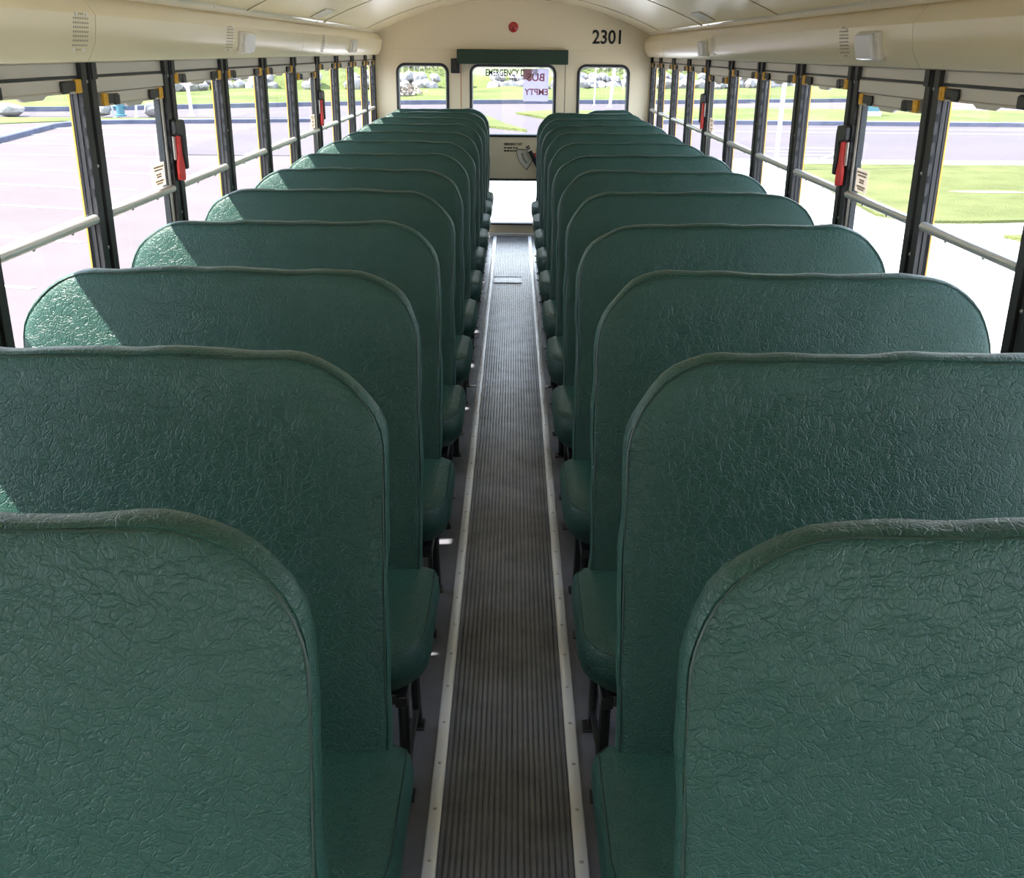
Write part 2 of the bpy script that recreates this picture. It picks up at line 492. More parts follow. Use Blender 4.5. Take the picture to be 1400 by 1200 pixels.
def post_mesh(sx, narrow=False):
    """window post: two black flanges with a recessed channel, ribbed flank, yellow outer strip"""
    hw = .0535 if not narrow else .045
    P = [(-hw, .037), (-hw, .030), (-hw+.003, .0285), (-hw+.003, .024), (-hw, .0225), (-hw, .016), (-hw+.004, .0145), (-hw+.004, .010), (-hw, .0085),
         (-hw, .001), (-hw+.001, 0), (-.017, 0), (-.016, .001), (-.0145, .010), (-.005, .011), (-.004, .006), (.004, .006), (.005, .011), (.0145, .010), (.016, .001), (.017, 0), (hw-.001, 0), (hw, .001),
         (hw, .0085), (hw-.004, .010), (hw-.004, .0145), (hw, .016), (hw, .0225), (hw-.003, .024), (hw-.003, .0285), (hw, .030), (hw, .037)]
    mb = MB()
    mb.loops([[(sx*d, y, z) for y, d in P] for z in (SILL-.01, HB)])
    for a, b in ((-hw-.0015, -.020), (.020, hw+.0015)):      # cap blocks under the header
        x0, x1 = sorted((-sx*.005, sx*.02)); mb.box(x0, x1, a, b, HB-.045, HB-.001)
    return mb
n_post = 0
proto = {}
for sx in (-1, 1):
    for k, y in enumerate(POSTS):
        last = (k == len(POSTS)-1)
        if (sx, last) not in proto:
            o = struct(post_mesh(sx, last).build('window_trim', M['black'], smooth=30)); proto[(sx, last)] = o
            hw = .0535
            # row of dark notches in the flank that faces the front
            mb = MB()
            for z in (1.39, 1.335, 1.28, 1.225, 1.17):
                x0, x1 = sorted((sx*.0095, sx*.015)); mb.box(x0, x1, -hw+.001, -hw+.0035, z-.013, z+.013)
                x0, x1 = sorted((sx*.002, sx*.009)); mb.box(x0, x1, -hw-.002, -hw+.001, z-.012, z+.008)
            mb.build('notches', M['slot'], o)
            mb = MB(); x0, x1 = sorted((sx*.0365, sx*.0405)); mb.box(x0, x1, -.0555, .0555, SILL-.02, HB)
            mb.build('outer_strip', M['bus_yellow'], o)
            for z in (1.462, 1.235, 1.005):
                MB().disc_dome((0, 0, 0), (-sx, 0, 0), .006, .004, 10, 2).build('screw', M['steel'], o).location = (-sx*(-.006), 0, z)
        else:
            o = copy_tree(proto[(sx, last)])
        o.location = (sx*WX, y, 0)

def window(sx, ya, yb, exitw, num):
    w = struct(empty(f'window_{num}', (sx*WX, (ya+yb)/2, 0)))
    h = (yb-ya)/2
    def bx(m, d0, d1, y0, y1, z0, z1): x0, x1 = sorted((sx*d0, sx*d1)); m.box(x0, x1, y0, y1, z0, z1)
    # fixed top strip
    m = MB(); bx(m, .008, .034, -h, h, 1.478, HB-.001); m.build('top_strip', M['rail'], w, bevel=.002)
    m = MB(); bx(m, .004, .034, -h, h, 1.472, 1.479); m.build('seal', M['gasket'], w)
    zt = 1.472
    if exitw:
        m = MB(); bx(m, .004, .034, -h, h, 1.430, zt); m.build('exit_frame_head', M['rail'], w, bevel=.003)
        m = MB()
        for s in (-1, 1):
            a, b = sorted((s*h, s*(h-.022))); bx(m, .012, .034, a, b, SILL, 1.43)
        m.build('exit_frame_jamb', M['rail'], w, bevel=.002)
        m = MB()
        for s in (-1, 1):
            a, b = sorted((s*(h-.022), s*(h-.034))); bx(m, .016, .034, a, b, SILL, 1.43)
        m.build('jamb_seal', M['gasket'], w)
        zt = 1.430
    # upper sash: top rail with finger lip, latches, pane
    hh = h - (.034 if exitw else .003)
    P = [(.006, zt-.001), (.006, zt-.030), (.001, zt-.034), (.001, zt-.0375), (.030, zt-.0375), (.030, zt-.001)]
    m = MB(); m.loops([[(sx*d, y, z) for d, z in P] for y in (-hh, hh)]); m.build('sash_rail', M['rail'], w, smooth=20)
    P = [(-.08, zt-.0375), (.08, zt-.0375), (.055, zt-.047), (-.055, zt-.047)]
    m = MB(); m.loops([[(sx*d, y, z) for y, z in P] for d in (.004, .012)]); m.build('finger_grip', M['rail'], w)
    for s in (-1, 1):
        a, b = sorted((s*(hh-.036), s*(hh-.125)))
        m = MB(); bx(m, -.001, .006, a, b, zt-.031, zt-.005)
        a2, b2 = sorted((s*(hh-.085), s*(hh-.128))); bx(m, -.003, .004, a2, b2, zt-.037, zt-.008)
        la = m.build('latch', M['latch'], w, bevel=.003)
        a, b = sorted((s*(hh-.001), s*(hh-.037)))
        m = MB(); bx(m, -.003, .006, a, b, zt-.037, zt-.002)
        m.build('latch_tab', M['yellow'], la, bevel=.002)
        m = MB().disc_dome((-sx*.0, 0, 0), (-sx, 0, 0), .008, .003, 10, 2); q = m.build('tab_recess', M['yellow'], la); q.location = (-sx*.003, (a+b)/2, zt-.019)
    bz = BAR if not exitw else BAR
    m = MB(); bx(m, .022, .025, -hh, hh, bz, zt-.03); m.build('upper_pane', M['glass'], w, smooth=0)
    m = MB(); bx(m, .031, .034, -h, h, SILL-.005, bz+.005); m.build('lower_pane', M['glass'], w, smooth=0)
    # meeting rail: a round bar with a flat fin
    m = MB(); m.tube([(sx*.012, -h, bz), (sx*.012, h, bz)], .0135, 14); bx(m, .012, .034, -h, h, bz-.006, bz+.006)
    m.build('meeting_bar', M['bar'], w)
    for y in (-h*.35, h*.45):
        MB().disc_dome((0, 0, 0), (0, 0, -1), .005, .006, 8, 2).build('screw', M['steel'], w).location = (sx*.012, y, bz-.013)
    return w
num = 1
for sx in (-1, 1):
    for k in range(len(POSTS)-1):
        ya = POSTS[k]+.0535; yb = POSTS[k+1]-(.0535 if k < len(POSTS)-2 else .045)
        kk = k-7
        window(sx, ya, yb, kk in (0, 4), num); num += 1

# red emergency levers on the posts that close the two exit windows of each side
def lever(sx, y, lab):
    root = empty('emergency_lever', (sx*(WX-.003), y, 0))
    tag(root, lab, 'lever', 'red window exit levers')
    def prism(P, d0, d1): # P: (y,z) outline
        m = MB(); m.loops([[(-sx*d, yy, z) for yy, z in P] for d in (d0, d1)]); return m
    prism([(.052, 1.150), (.054, 1.295), (.045, 1.318), (-.035, 1.324), (-.052, 1.318), (-.052, 1.272), (.008, 1.262), (.014, 1.20), (.026, 1.150)], .0, .020).build('housing', M['latch'], root, bevel=.006, bseg=3)
    prism([(.000, 1.262), (-.052, 1.268), (-.052, 1.19), (-.006, 1.18)], .0, .005).build('strike_plate', M['rail'], root, bevel=.002)
    prism([(.002, 1.272), (-.030, 1.276), (-.030, 1.205), (-.046, 1.17), (-.046, 1.122), (.020, 1.112), (.020, 1.165), (.006, 1.20)], .004, .015).build('handle', M['red'], root, bevel=.004)
for sx, w in ((-1, 'parking-lot'), (1, 'lawn')):
    lever(sx, POSTS[8], f'red emergency exit lever nearest the camera on the {w} side window post')
    lever(sx, POSTS[12], f'red emergency exit lever farther from the camera on the {w} side window post')

# small notices stuck on the exit windows
def notice(sx, y, lab):
    r = empty('window_notice', (sx*(WX+.020), y, 1.15)); tag(r, lab, 'notice', 'notices on the exit windows')
    m = MB(); x0, x1 = sorted((0, sx*.001)); m.box(x0, x1, -.058, .058, -.038, .038); m.build('film', M['decal'], r)
    m = MB(); rnd = random.Random(3)
    for z, wd in ((.026, .05), (.016, .045), (.002, .030), (-.006, .026), (-.020, .044), (-.028, .034)):
        yy = -wd
        while yy < wd-.008:
            l = rnd.uniform(.006, .012); x0, x1 = sorted((-sx*.0008, 0)); m.box(x0, x1, yy, min(yy+l, wd), z-.003, z+.003); yy += l+.003
    m.build('print', M['decal_ink'], r)
for sx, w in ((-1, 'parking-lot'), (1, 'lawn')):
    notice(sx, POSTS[8]-.150, f'small printed exit notice on the {w} side window, nearest the camera')
    notice(sx, POSTS[12]-.150, f'small printed exit notice on the {w} side window, nearer the rear door')

# ------------------------------------------------------------------ header panels over the windows
PROF = [(1.178, HB), (1.150, HB), (1.134, HB+.003), (1.124, HB+.013), (1.106, 1.560), (1.100, 1.596), (1.096, 1.630), (1.100, 1.637), (1.130, 1.674), (1.150, 1.688), (1.178, 1.690)]
def header(sx, y0, y1, name='wall_header_panel'):
    m = MB(); g = .0022
    m.loops([[(sx*x, y, z) for x, z in PROF] for y in (y0+g, y1-g)])
    return struct(m.build(name, M['cream'], smooth=25))
segs = {-1: [Y0, 2.92, 5.78, 7.93, YR-.04], 1: [Y0, 3.015, 5.91, 8.12, YR-.04]}
hdr = {}
for sx in (-1, 1):
    for a, b in zip(segs[sx][:-1], segs[sx][1:]): hdr[(sx, b)] = header(sx, a, b)
    # dark joint behind the panel gaps, one slim strip per gap
    for y in segs[sx][1:-1]:
        m = MB(); m.loops([[(sx*(x+(.0015)), yy, z) for x, z in PROF] for yy in (y-.0022, y+.0022)])
        m.build('panel_joint', M['seam'], hdr[(sx, y)], smooth=25)
    # shiny moulding where header and roof meet
    P = [(1.150, 1.684), (1.128, 1.680), (1.118, 1.685), (1.100, 1.706), (1.094, 1.716), (1.100, 1.722), (1.150, 1.722)]
    m = MB(); m.loops([[(sx*x, y, z) for x, z in P] for y in (Y0, YR-.06)])
    mo = struct(m.build('ceiling_trim', M['gloss'], smooth=25))
    first = None
    for i in range(15):
        y = Y0+.4+i*.704
        if first is None: q = first = MB().disc_dome((0,0,0), (-sx*.75, 0, -.65), .007, .003, 10, 2).build('screw', M['white'], mo)
        else: q = first.copy(); COL.objects.link(q); q.parent = mo
        q.location = (sx*1.108, y, 1.696)
    # perforated speaker areas in the panels
def face_pt(sx, y, t):
    """point on the header face, t=0 at z 1.545 .. 1 at z 1.63"""
    z = 1.545 + .085*t
    for (xa, za), (xb, zb) in zip(PROF[:-1], PROF[1:]):
        if za <= z <= zb and zb > za: return (sx*(xa+(xb-xa)*(z-za)/(zb-za)), y, z)
def grille(sx, y, parent):
    m = MB()
    for r in range(9):
        w = .022 if r in (0, 8) else .050
        t = r/8
        x, yy, z = face_pt(sx, y, t)
        for c in range(-4, 5):
            yc = y + c*.0115
            if abs(c*.0115) > w: continue
            m.disc_dome((x - sx*.0002 if sx > 0 else x+.0002, yc, z), (-sx, 0, -.3), .0035, .0008, 6, 1)
    g = m.build('speaker_grille', M['seam'], parent, smooth=0)
    for yo in (-.033, .033):
        for t in (0, 1):
            x, _, z = face_pt(sx, y, t)
            MB().disc_dome((x, y+yo, z), (-sx, 0, -.3), .008, .003, 12, 2).build('rivet', M['white'], g)
grille(-1, 2.82, hdr[(-1, 2.92)]); grille(-1, 4.29, hdr[(-1, 5.78)]); grille(-1, 6.38, hdr[(-1, 7.93)])
grille(1, 3.64, hdr[(1, 5.91)]); grille(1, 6.03, hdr[(1, 8.12)])

def dome_light(sx, y, lab):
    r = empty('dome_light', (sx*1.104, y, 1.575)); tag(r, lab, 'light', 'dome lights on the header panels')
    r.rotation_euler = (0, -sx*math.radians(9), 0)
    def sl(x0, x1, hy, hz, rr): # slab towards the aisle
        P = rrect(-hy, hy, -hz, hz, rr, 5); Q = rrect(-hy+.006, hy-.006, -hz+.005, hz-.005, rr-.003, 5)
        m = MB(); m.loops([[(-sx*x0, a, b) for a, b in P], [(-sx*(x0+(x1-x0)*.6), a, b) for a, b in P], [(-sx*x1, a, b) for a, b in Q]]); return m
    sl(-.004, .016, .100, .043, .010).build('housing', M['white'], r)
    sl(.014, .030, .078, .038, .008).build('lens', M['lens'], r)
    m = MB()
    for z in (-.02, .0, .02): x0, x1 = sorted((-sx*.014, -sx*.020)); m.box(x0, x1, -.094, -.084, z-.004, z+.004)
    m.build('clip', M['white'], r, bevel=.001)
dome_light(-1, 4.52, 'pale rectangular dome light nearest the camera on the parking-lot side header panel')
dome_light(-1, 7.50, 'small pale dome light farther down the parking-lot side header panel')
dome_light(1, 3.36, 'pale rectangular dome light nearest the camera on the lawn side header panel')
dome_light(1, 6.30, 'small pale dome light farther down the lawn side header panel')

# unseen front bulkhead, added with a small windscreen opening to dim the nearest seats
m = MB(); plate_hole(m, -1.2, 1.2, -.05, 2.02, -.95, .95, 1.10, 1.62, .08, Y0-.06, Y0)
struct(m.build('wall_front', M['cream'], smooth=0))
m = MB(); P = rrect(-.95, .95, 1.10, 1.62, .08, 6); m.loops([[(x, y, z) for x, z in P] for y in (Y0-.04, Y0-.035)]); struct(m.build('window_front', M['glass'], smooth=0))
# ------------------------------------------------------------------ ceiling
xs = [-1.19 + 2.38*i/40 for i in range(41)]
bounds = [Y0, .85, 2.75, 4.62, 6.45, 8.32, YR+.03]
m = MB()
m.loops([[(x, y, arc_z(x)) for x in xs] + [(x, y, arc_z(x)+.06) for x in reversed(xs)] for y in (Y0, YR+.06)])
ceil = struct(m.build('ceiling', M['cream'], smooth=30))
for y in bounds[1:-1]:
    m = MB(); m.loops([[(x, yy, arc_z(x)-.0015) for x in xs] + [(x, yy, arc_z(x)+.002) for x in reversed(xs)] for yy in (y-.003, y+.003)])
    m.build('roof_joint', M['seam'], ceil, smooth=30)
    m = MB(); m.loops([[(x, yy, arc_z(x)-d) for x in xs] + [(x, yy, arc_z(x)+.002) for x in reversed(xs)] for yy, d in ((y+.003, .004), (y+.05, .004), (y+.055, .0))])
    m.build('roof_bow', M['cream'], ceil, smooth=30)
def ceiling_plate(sx, y, lab):
    x = sx*1.035; sl = math.atan2(-(abs(x)/math.sqrt(ARC_R**2-x*x)), 1)*sx
    r = empty('ceiling_plate', (x, y, arc_z(x)-.001)); r.rotation_euler = (0, -sl, 0)
    tag(r, lab, 'plate', 'pale plates on the ceiling curve')
    m = MB(); m.box(-.05, .05, -.13, .13, -.006, .0); m.build('plate', M['white'], r, bevel=.003)
    for a in (-.04, .04):
        for b in (-.115, .115): MB().disc_dome((a, b, -.006), (0, 0, -1), .005, .002, 8, 2).build('screw', M['steel'], r)
ceiling_plate(-1, 6.02, 'flat pale plate on the ceiling curve above the parking-lot side')
ceiling_plate(1, 6.02, 'flat pale plate on the ceiling curve above the lawn side, nearer the rear')
ceiling_plate(1, 3.30, 'flat pale plate on the ceiling curve above the lawn side, near the camera')

# ------------------------------------------------------------------ rear wall and emergency door
T = .05
m = MB()
for sx in (-1, 1):
    x0, x1 = sorted((sx*.446, sx*OX)); h0, h1 = sorted((sx*.548, sx*.988))
    plate_hole(m, x0, x1, -.05, 1.562, h0, h1, .80, 1.445, .07, YR, YR+T)
m.box(-.446, .446, YR, YR+T, 1.505, 1.562)
# arched upper panel
ax = [-1.19 + 2.38*i/30 for i in range(31)]
top = [(x, arc_z(max(-1.15, min(1.15, x)))+.02) for x in ax]
m.loops([[(x, y, z) for x, z in top] + [(1.19, y, 1.562), (-1.19, y, 1.562)] for y in (YR-.004, YR+T)])
rear = struct(m.build('wall_rear', M['cream_rear'], smooth=30))
m = MB(); m.box(-1.10, 1.10, YR-.006, YR+.01, 1.556, 1.5635); m.build('panel_lip', M['cream_rear'], rear, bevel=.001)
m = MB()
for i in range(36):
    x = -1.06+i*.0606
    if abs(x) > .5: m.disc_dome((x, YR-.0005, 1.548), (0, -1, 0), .003, .0015, 6, 1)
m.build('rivet_row', M['cream_rear'], rear)
for sx in (-1, 1):      # corner posts
    m = MB(); x0, x1 = sorted((sx*1.146, sx*1.22)); m.box(x0, x1, YR-.012, YR+.01, 0, HB-.004)
    m.build('corner_post', M['cream_rear'], rear, bevel=.004)
# rear side windows
for sx in (-1, 1):
    h0, h1 = sorted((sx*.540, sx*.996))
    w = struct(empty(f'window_{num}', (0, YR, 0))); num += 1
    m = MB(); ring(m, h0, h1, .793, 1.455, .080, .032, -.012, T*.7); m.build('gasket', M['gasket'], w)
    m = MB(); P = rrect(h0+.01, h1-.01, .81, 1.43, .06, 6); m.loops([[(x, y, z) for x, z in P] for y in (.018, .022)]); m.build('pane', M['glass'], w, smooth=0)
text = text_mesh('unit_number', '2301', .662, .902, 1.612, 1.724, YR-.0055, M['ink'], rear, bold=.022); text['label'] = 'black digits 2301'

door = struct(empty('door_1', (0, YR, 0)))
m = MB()
plate_hole(m, -.440, .440, .66, 1.500, -.355, .355, .870, 1.432, .065, .004, .045)
plate_hole(m, -.440, .440, .025, .66, -.330, .330, .118, .486, .03, .004, .045)
m.build('door_leaf', M['cream_rear'], door, smooth=30)
m = MB(); ring(m, -.372, .372, .850, 1.452, .080, .031, -.008, .038); m.build('upper_gasket', M['gasket'], door)
m = MB(); ring(m, -.345, .345, .098, .506, .035, .024, -.008, .038); m.build('lower_gasket', M['gasket'], door)
m = MB(); P = rrect(-.365, .365, .86, 1.440, .06, 6); m.loops([[(x, y, z) for x, z in P] for y in (.018, .022)]); m.build('upper_pane', M['glass'], door, smooth=0)
m = MB(); P = rrect(-.34, .34, .105, .50, .03, 6); m.loops([[(x, y, z) for x, z in P] for y in (.018, .022)]); m.build('lower_pane', M['glass'], door, smooth=0)
m = MB(); m.box(-.450, -.440, .001, .012, .03, 1.505); m.build('edge_strip', M['bus_orange'], door)
m = MB(); m.box(.440, .447, .003, .012, .03, 1.505); m.build('edge_seal', M['seam'], door)
m = MB(); m.box(-.44, .44, -.03, .02, .0, .030); m.build('threshold', M['alu'], door, bevel=.004)
# handle: pivot plate, black bar with a ribbed white-banded grip, red pointer
hb = MB()
a = Vector((.128, 0, .782)); b = Vector((.262, 0, .545)); d = (b-a).normalized(); nrm = Vector((-d.z, 0, d.x))
def bar(m, t0, t1, w, y0, y1):
    p, q = a+d*t0, a+d*t1
    vs = []
    for y in (y0, y1): vs.append([(p+nrm*w)+Vector((0,y,0)), (q+nrm*w)+Vector((0,y,0)), (q-nrm*w)+Vector((0,y,0)), (p-nrm*w)+Vector((0,y,0))])
    m.loops(vs)
bar(hb, .045, .27, .018, -.045, -.025); hn = hb.build('handle', M['ink'], door, bevel=.003)
m = MB(); bar(m, .028, .045, .019, -.045, -.025); m.build('white_band', M['white'], hn)
m = MB(); bar(m, .0, .028, .018, -.045, -.025); m.build('grip_end', M['ink'], hn, bevel=.002)
m = MB(); bar(m, .012, .017, .0195, -.047, -.024); m.build('white_band', M['white'], hn)
m = MB(); m.tube([(.25, .0, .57), (.25, -.04, .57)], .02, 14); m.build('pivot', M['ink'], hn)
m = MB(); m.loops([[(x, y, z) for x, z in ((.182, .722), (.235, .724), (.235, .668), (.205, .668))] for y in (-.004, .003)]); m.build('red_marker', M['red'], door)
# arc sticker
m = MB()
def arc_strip(m, cx, cz, r0, r1, a0, a1, n, y0, y1):
    A = [math.radians(a0+(a1-a0)*i/n) for i in range(n+1)]
    P = [(cx+r0*math.cos(t), cz+r0*math.sin(t)) for t in A] + [(cx+r1*math.cos(t), cz+r1*math.sin(t)) for t in reversed(A)]
    m.loops([[(x, y, z) for x, z in P] for y in (y0, y1)])
arc_strip(m, .235, .745, .107, .198, 178, 236, 14, .001, .003)
ds = m.build('direction_sticker', M['white'], door)
m = MB()
arc_strip(m, .235, .745, .194, .199, 178, 236, 14, .0004, .003); arc_strip(m, .235, .745, .106, .110, 178, 236, 14, .0004, .003)
arc_strip(m, .235, .745, .106, .199, 177, 179, 2, .0004, .003); arc_strip(m, .235, .745, .106, .199, 235, 237.5, 2, .0004, .003)
for k in range(6): arc_strip(m, .235, .745, .147, .160, 190+k*6, 194+k*6, 2, .0004, .003)
m.build('print', M['ink_grey'], ds)
# door notices
text_mesh('notice_lettering', 'EMERGENCY EXIT', -.072, .086, .785, .806, -.0003+.003, M['ink'], door, bold=.02)
m = MB(); rnd = random.Random(9)
for z, L in ((.764, [(-.072, -.058), (-.050, -.040), (-.036, -.022), (-.018, -.004), (.006, .022), (.030, .044)]), (.740, [(-.072, -.052), (-.046, -.026), (-.018, -.004), (.0, .014), (.020, .034), (.038, .050)])):
    for p, q in L: m.box(p, q, .0022, .0045, z-.006, z+.006)
m.build('small_print', M['ink'], door)
text_mesh('glass_lettering', 'EMERGENCY DOOR', -.232, .215, 1.350, 1.408, .0150, M['ink_grey'], door, bold=.026)
text_mesh('glass_small_lettering', 'DO NOT BLOCK', -.108, .060, 1.308, 1.338, .0150, M['ink_grey'], door, bold=.02)

# paper sign on the door glass, printed to be read from outside
sg = empty('paper_sign', (0, YR+.014, 0)); tag(sg, 'thin pale paper sign with BUS EMPTY in pink letters taped to rear door glass', 'sign')
m = MB(); m.box(.088, .304, 0, .001, 1.150, 1.412); m.build('sheet', M['paper'], sg, smooth=0)
m = MB(); m.box(.086, .160, -.0016, -.0006, 1.325, 1.410); m.build('pink_patch', M['pink_paper'], sg, smooth=0)
text_mesh('lettering', 'BUS', .118, .268, 1.312, 1.376, -.002, M['pink_ink'], sg, mirror=True, bold=.02)
text_mesh('lettering', 'EMPTY', .098, .298, 1.200, 1.252, -.002, M['pink_ink'], sg, mirror=True, bold=.02)

# header pad, buzzer box and red lamp
o = empty('header_pad', (0, YR, 1.505)); tag(o, 'dark green padded cushion across the top of the rear door', 'pad')
m = MB(); P = rrect(-.472, .462, -.058, .058, .008, 4)
m.loops([[(x, y, z) for x, z in rrect(-.470, .460, -.056, .056, .008, 4)] if y in (-.075,) else [(x, y, z) for x, z in P] for y in (-.075, -.070, -.012)])
m.build('padding', M['pad'], o, smooth=30)
m = MB(); m.box(-.468, .458, -.012, .002, -.054, .054); m.build('backing', M['frame'], o)
o = empty('buzzer_box', (-.492, YR, 1.430)); tag(o, 'small black buzzer box on the rear wall beside the header pad', 'box')
m = MB(); m.box(-.032, .040, -.045, 0, -.058, .060); m.build('case', M['ink'], o, bevel=.004)
m = MB(); m.box(-.012, .012, -.0465, -.044, -.032, .034); m.build('face', M['latch'], o, bevel=.001)
o = empty('warning_lamp', (.0, YR-.004, 1.738)); tag(o, 'round red lamp on the cream wall above the rear door', 'lamp')
MB().disc_dome((0,0,0), (0,-1,0), .042, .010, 20, 2).build('bezel', M['lamp_red'], o)
MB().disc_dome((0,-.006,0), (0,-1,0), .034, .026, 20, 4).build('lens', M['lamp_red'], o)
MB().disc_dome((0,-.031,0), (0,-1,0), .007, .004, 10, 2).build('bulb_tip', M['ink'], o)

# ------------------------------------------------------------------ outdoors
def flat(name, pts, z, mat, kind='structure', th=.04):
    m = MB(); m.loops([[(x, y, z-th) for x, y in pts], [(x, y, z) for x, y in pts]])
    o = m.build(name, mat, smooth=0)
    if kind: o['kind'] = kind
    return o
flat('ground', [(-150, -60), (150, -60), (150, 260), (-150, 260)], GZ, M['asphalt'], th=.3)
# lawn side: concrete path and apron, lawn, street, verge, far lot
flat('path', [(1.9, -12), (40, -12), (40, 27.0), (-2.2, 27.0), (-2.2, 13), (1.9, 11)], GZ+.03, M['concrete'])
flat('lawn', [(6.75, 25.45), (6.25, 21), (6.05, 17.3), (6.45, 16.5), (7.5, 16.55), (12, 17.4), (40, 20), (40, 25.5)], GZ+.08, M['lawn'], th=.1)
flat('lawn', [(7.25, 15.2), (7.6, 14.2), (12, 12), (40, 10), (40, 16), (12, 15.6)], GZ+.08, M['lawn'], th=.1)
flat('road', [(-9, 27.0), (60, 27.0), (60, 40.6), (-9, 40.6)], GZ+.015, M['road'])
flat('street_kerb', [(5.5, 40.5), (60, 40.5), (60, 41.0), (5.5, 41.0)], GZ+.16, M['kerb'], th=.2)
flat('lawn', [(5.5, 41.0), (60, 41.0), (60, 50.2), (7.5, 50.2)], GZ+.15, M['bank'], th=.2)
# painted lines
m = MB()
def stripe(m, p, q, w, z):
    p = Vector(p); q = Vector(q); d = (q-p).normalized(); n = Vector((-d.y, d.x))*w/2
    m.loops([[(*(p+n), zz), (*(q+n), zz), (*(q-n), zz), (*(p-n), zz)] for zz in (z-.004, z)])
for (a, b) in (((-15.5, 35.9), (-6, 36.6)), ((-15.2, 33.2), (-6, 33.3)), ((-14.4, 29.9), (-7.0, 29.6)), ((-14.0, 26.85), (-7.6, 26.4)), ((-13.2, 23.95), (-7.2, 22.6)), ((-12.2, 21.3), (-7.2, 20.0)), ((-11, 18.5), (-6.6, 17.3)), ((-10, 15.5), (-6.0, 14.35)), ((-9, 12.4), (-5.4, 11.4))):
    stripe(m, a, b, .11, GZ+.006)
for (a, b) in (((10, 38.6), (40, 38.6)), ((6, 36.9), (24, 36.3)), ((10, 55), (40, 56)), ((8, 58.5), (40, 59.5))):
    stripe(m, a, b, .14, GZ+.024)
for (a, b) in (((6.9, 30.4), (9.6, 30.4)), ((7.0, 29.3), (9.0, 29.3)), ((7.1, 28.3), (8.6, 28.3)), ((7.9, 27.2), (9.7, 30.4)), ((6.7, 27.4), (8.0, 27.3))):
    stripe(m, a, b, .16, GZ+.024)
struct(m.build('road_markings', M['line'], smooth=0))
# parking-lot side: kerb, verge strip, far road
def kerb(pts, w=.22, h=.15):
    m = MB(); L = []
    pv = [Vector(p) for p in pts]
    for i, p in enumerate(pv):
        d = (pv[min(i+1, len(pv)-1)] - pv[max(i-1, 0)]).normalized(); n = Vector((-d.y, d.x))*w/2
        L.append([(*(p+n), GZ-.02), (*(p+n), GZ+h-.02), (*(p+n*.8), GZ+h), (*(p-n*.8), GZ+h), (*(p-n), GZ+h-.02), (*(p-n), GZ-.02)])
    m.loops(L); return struct(m.build('kerb', M['kerb'], smooth=30))
kerb([(-13.5, 22), (-14.7, 30.2), (-15.6, 36.0), (-15.3, 37.6), (-14.2, 38.3), (-11, 39.1), (-7.5, 40.0)], .3)
flat('verge', [(-40, 33), (-19, 36.8), (-16.4, 39.3), (-11, 39.9), (-9.0, 40.3), (-9.6, 41.6), (-16, 41.2), (-40, 40)], GZ+.03, M['bank'], th=.15)
flat('far_road', [(-60, 41.6), (-19, 41.9), (-9, 42.4), (-9, 27), (6, 41), (6, 56), (-12, 52), (-22, 45.0), (-60, 44)], GZ+.012, M['road'], th=.02)
flat('verge', [(-1.15, 43.9), (-4, 44.4), (-4, 39.5), (-1.5, 38.6), (.45, 35.8), (-.3, 39)], GZ+.10, M['bank'], th=.15)
flat('verge', [(.1, 46.3), (1.4, 42.4), (4.2, 41.5), (4.2, 48.0), (1.9, 48.4)], GZ+.10, M['bank'], th=.15)
# grassy bank behind the far kerb, rising to a stone wall and brush
base = [(-75, 40), (-40, 42.5), (-24, 44.4), (-19, 45.6), (-12, 50), (-6, 54), (0, 55.9), (8, 57), (16, 60), (30, 66), (75, 72)]
def kerb2():
    pv = [Vector(p) for p in base[1:-1]]
    m = MB(); L = []
    for i, p in enumerate(pv):
        d = (pv[min(i+1, len(pv)-1)] - pv[max(i-1, 0)]).normalized(); n = Vector((-d.y, d.x))*.15
        L.append([(*(p+n), GZ-.02), (*(p+n), GZ+.2), (*(p-n), GZ+.2), (*(p-n), GZ-.02)])
    m.loops(L); return struct(m.build('kerb', M['kerb'], smooth=30))
kerb2()
def blend(pts, dist):
    out = []
    for i, (x, y) in enumerate(pts):
        a = Vector(pts[max(i-1, 0)]); b = Vector(pts[min(i+1, len(pts)-1)]); d = (b-a).normalized(); n = Vector((-d.y, d.x))
        out.append((x+n.x*dist, y+n.y*dist))
    return out
def dense(pts, step):
    o = []
    for p, q in zip(pts[:-1], pts[1:]):
        L = math.dist(p, q); k = max(1, int(L/step))
        o += [(p[0]+(q[0]-p[0])*i/k, p[1]+(q[1]-p[1])*i/k) for i in range(k)]
    return o+[pts[-1]]
db = dense(base, 2.0)
HP = [(0, GZ-.1), (.3, GZ+.14), (8, GZ+.22), (15.5, GZ+.30), (16.5, GZ+.95), (26, GZ+2.4), (45, GZ+6), (75, GZ+11)]
rnd = random.Random(4)
m = MB()
m.loops([[(x, y, z + (rnd.uniform(-.08, .08) if dd > .5 else 0)*(1+dd*.04)) for x, y in blend(db, dd)] for dd, z in HP], False, False, closed=False)
struct(m.build('hill', M['bank'], smooth=60))
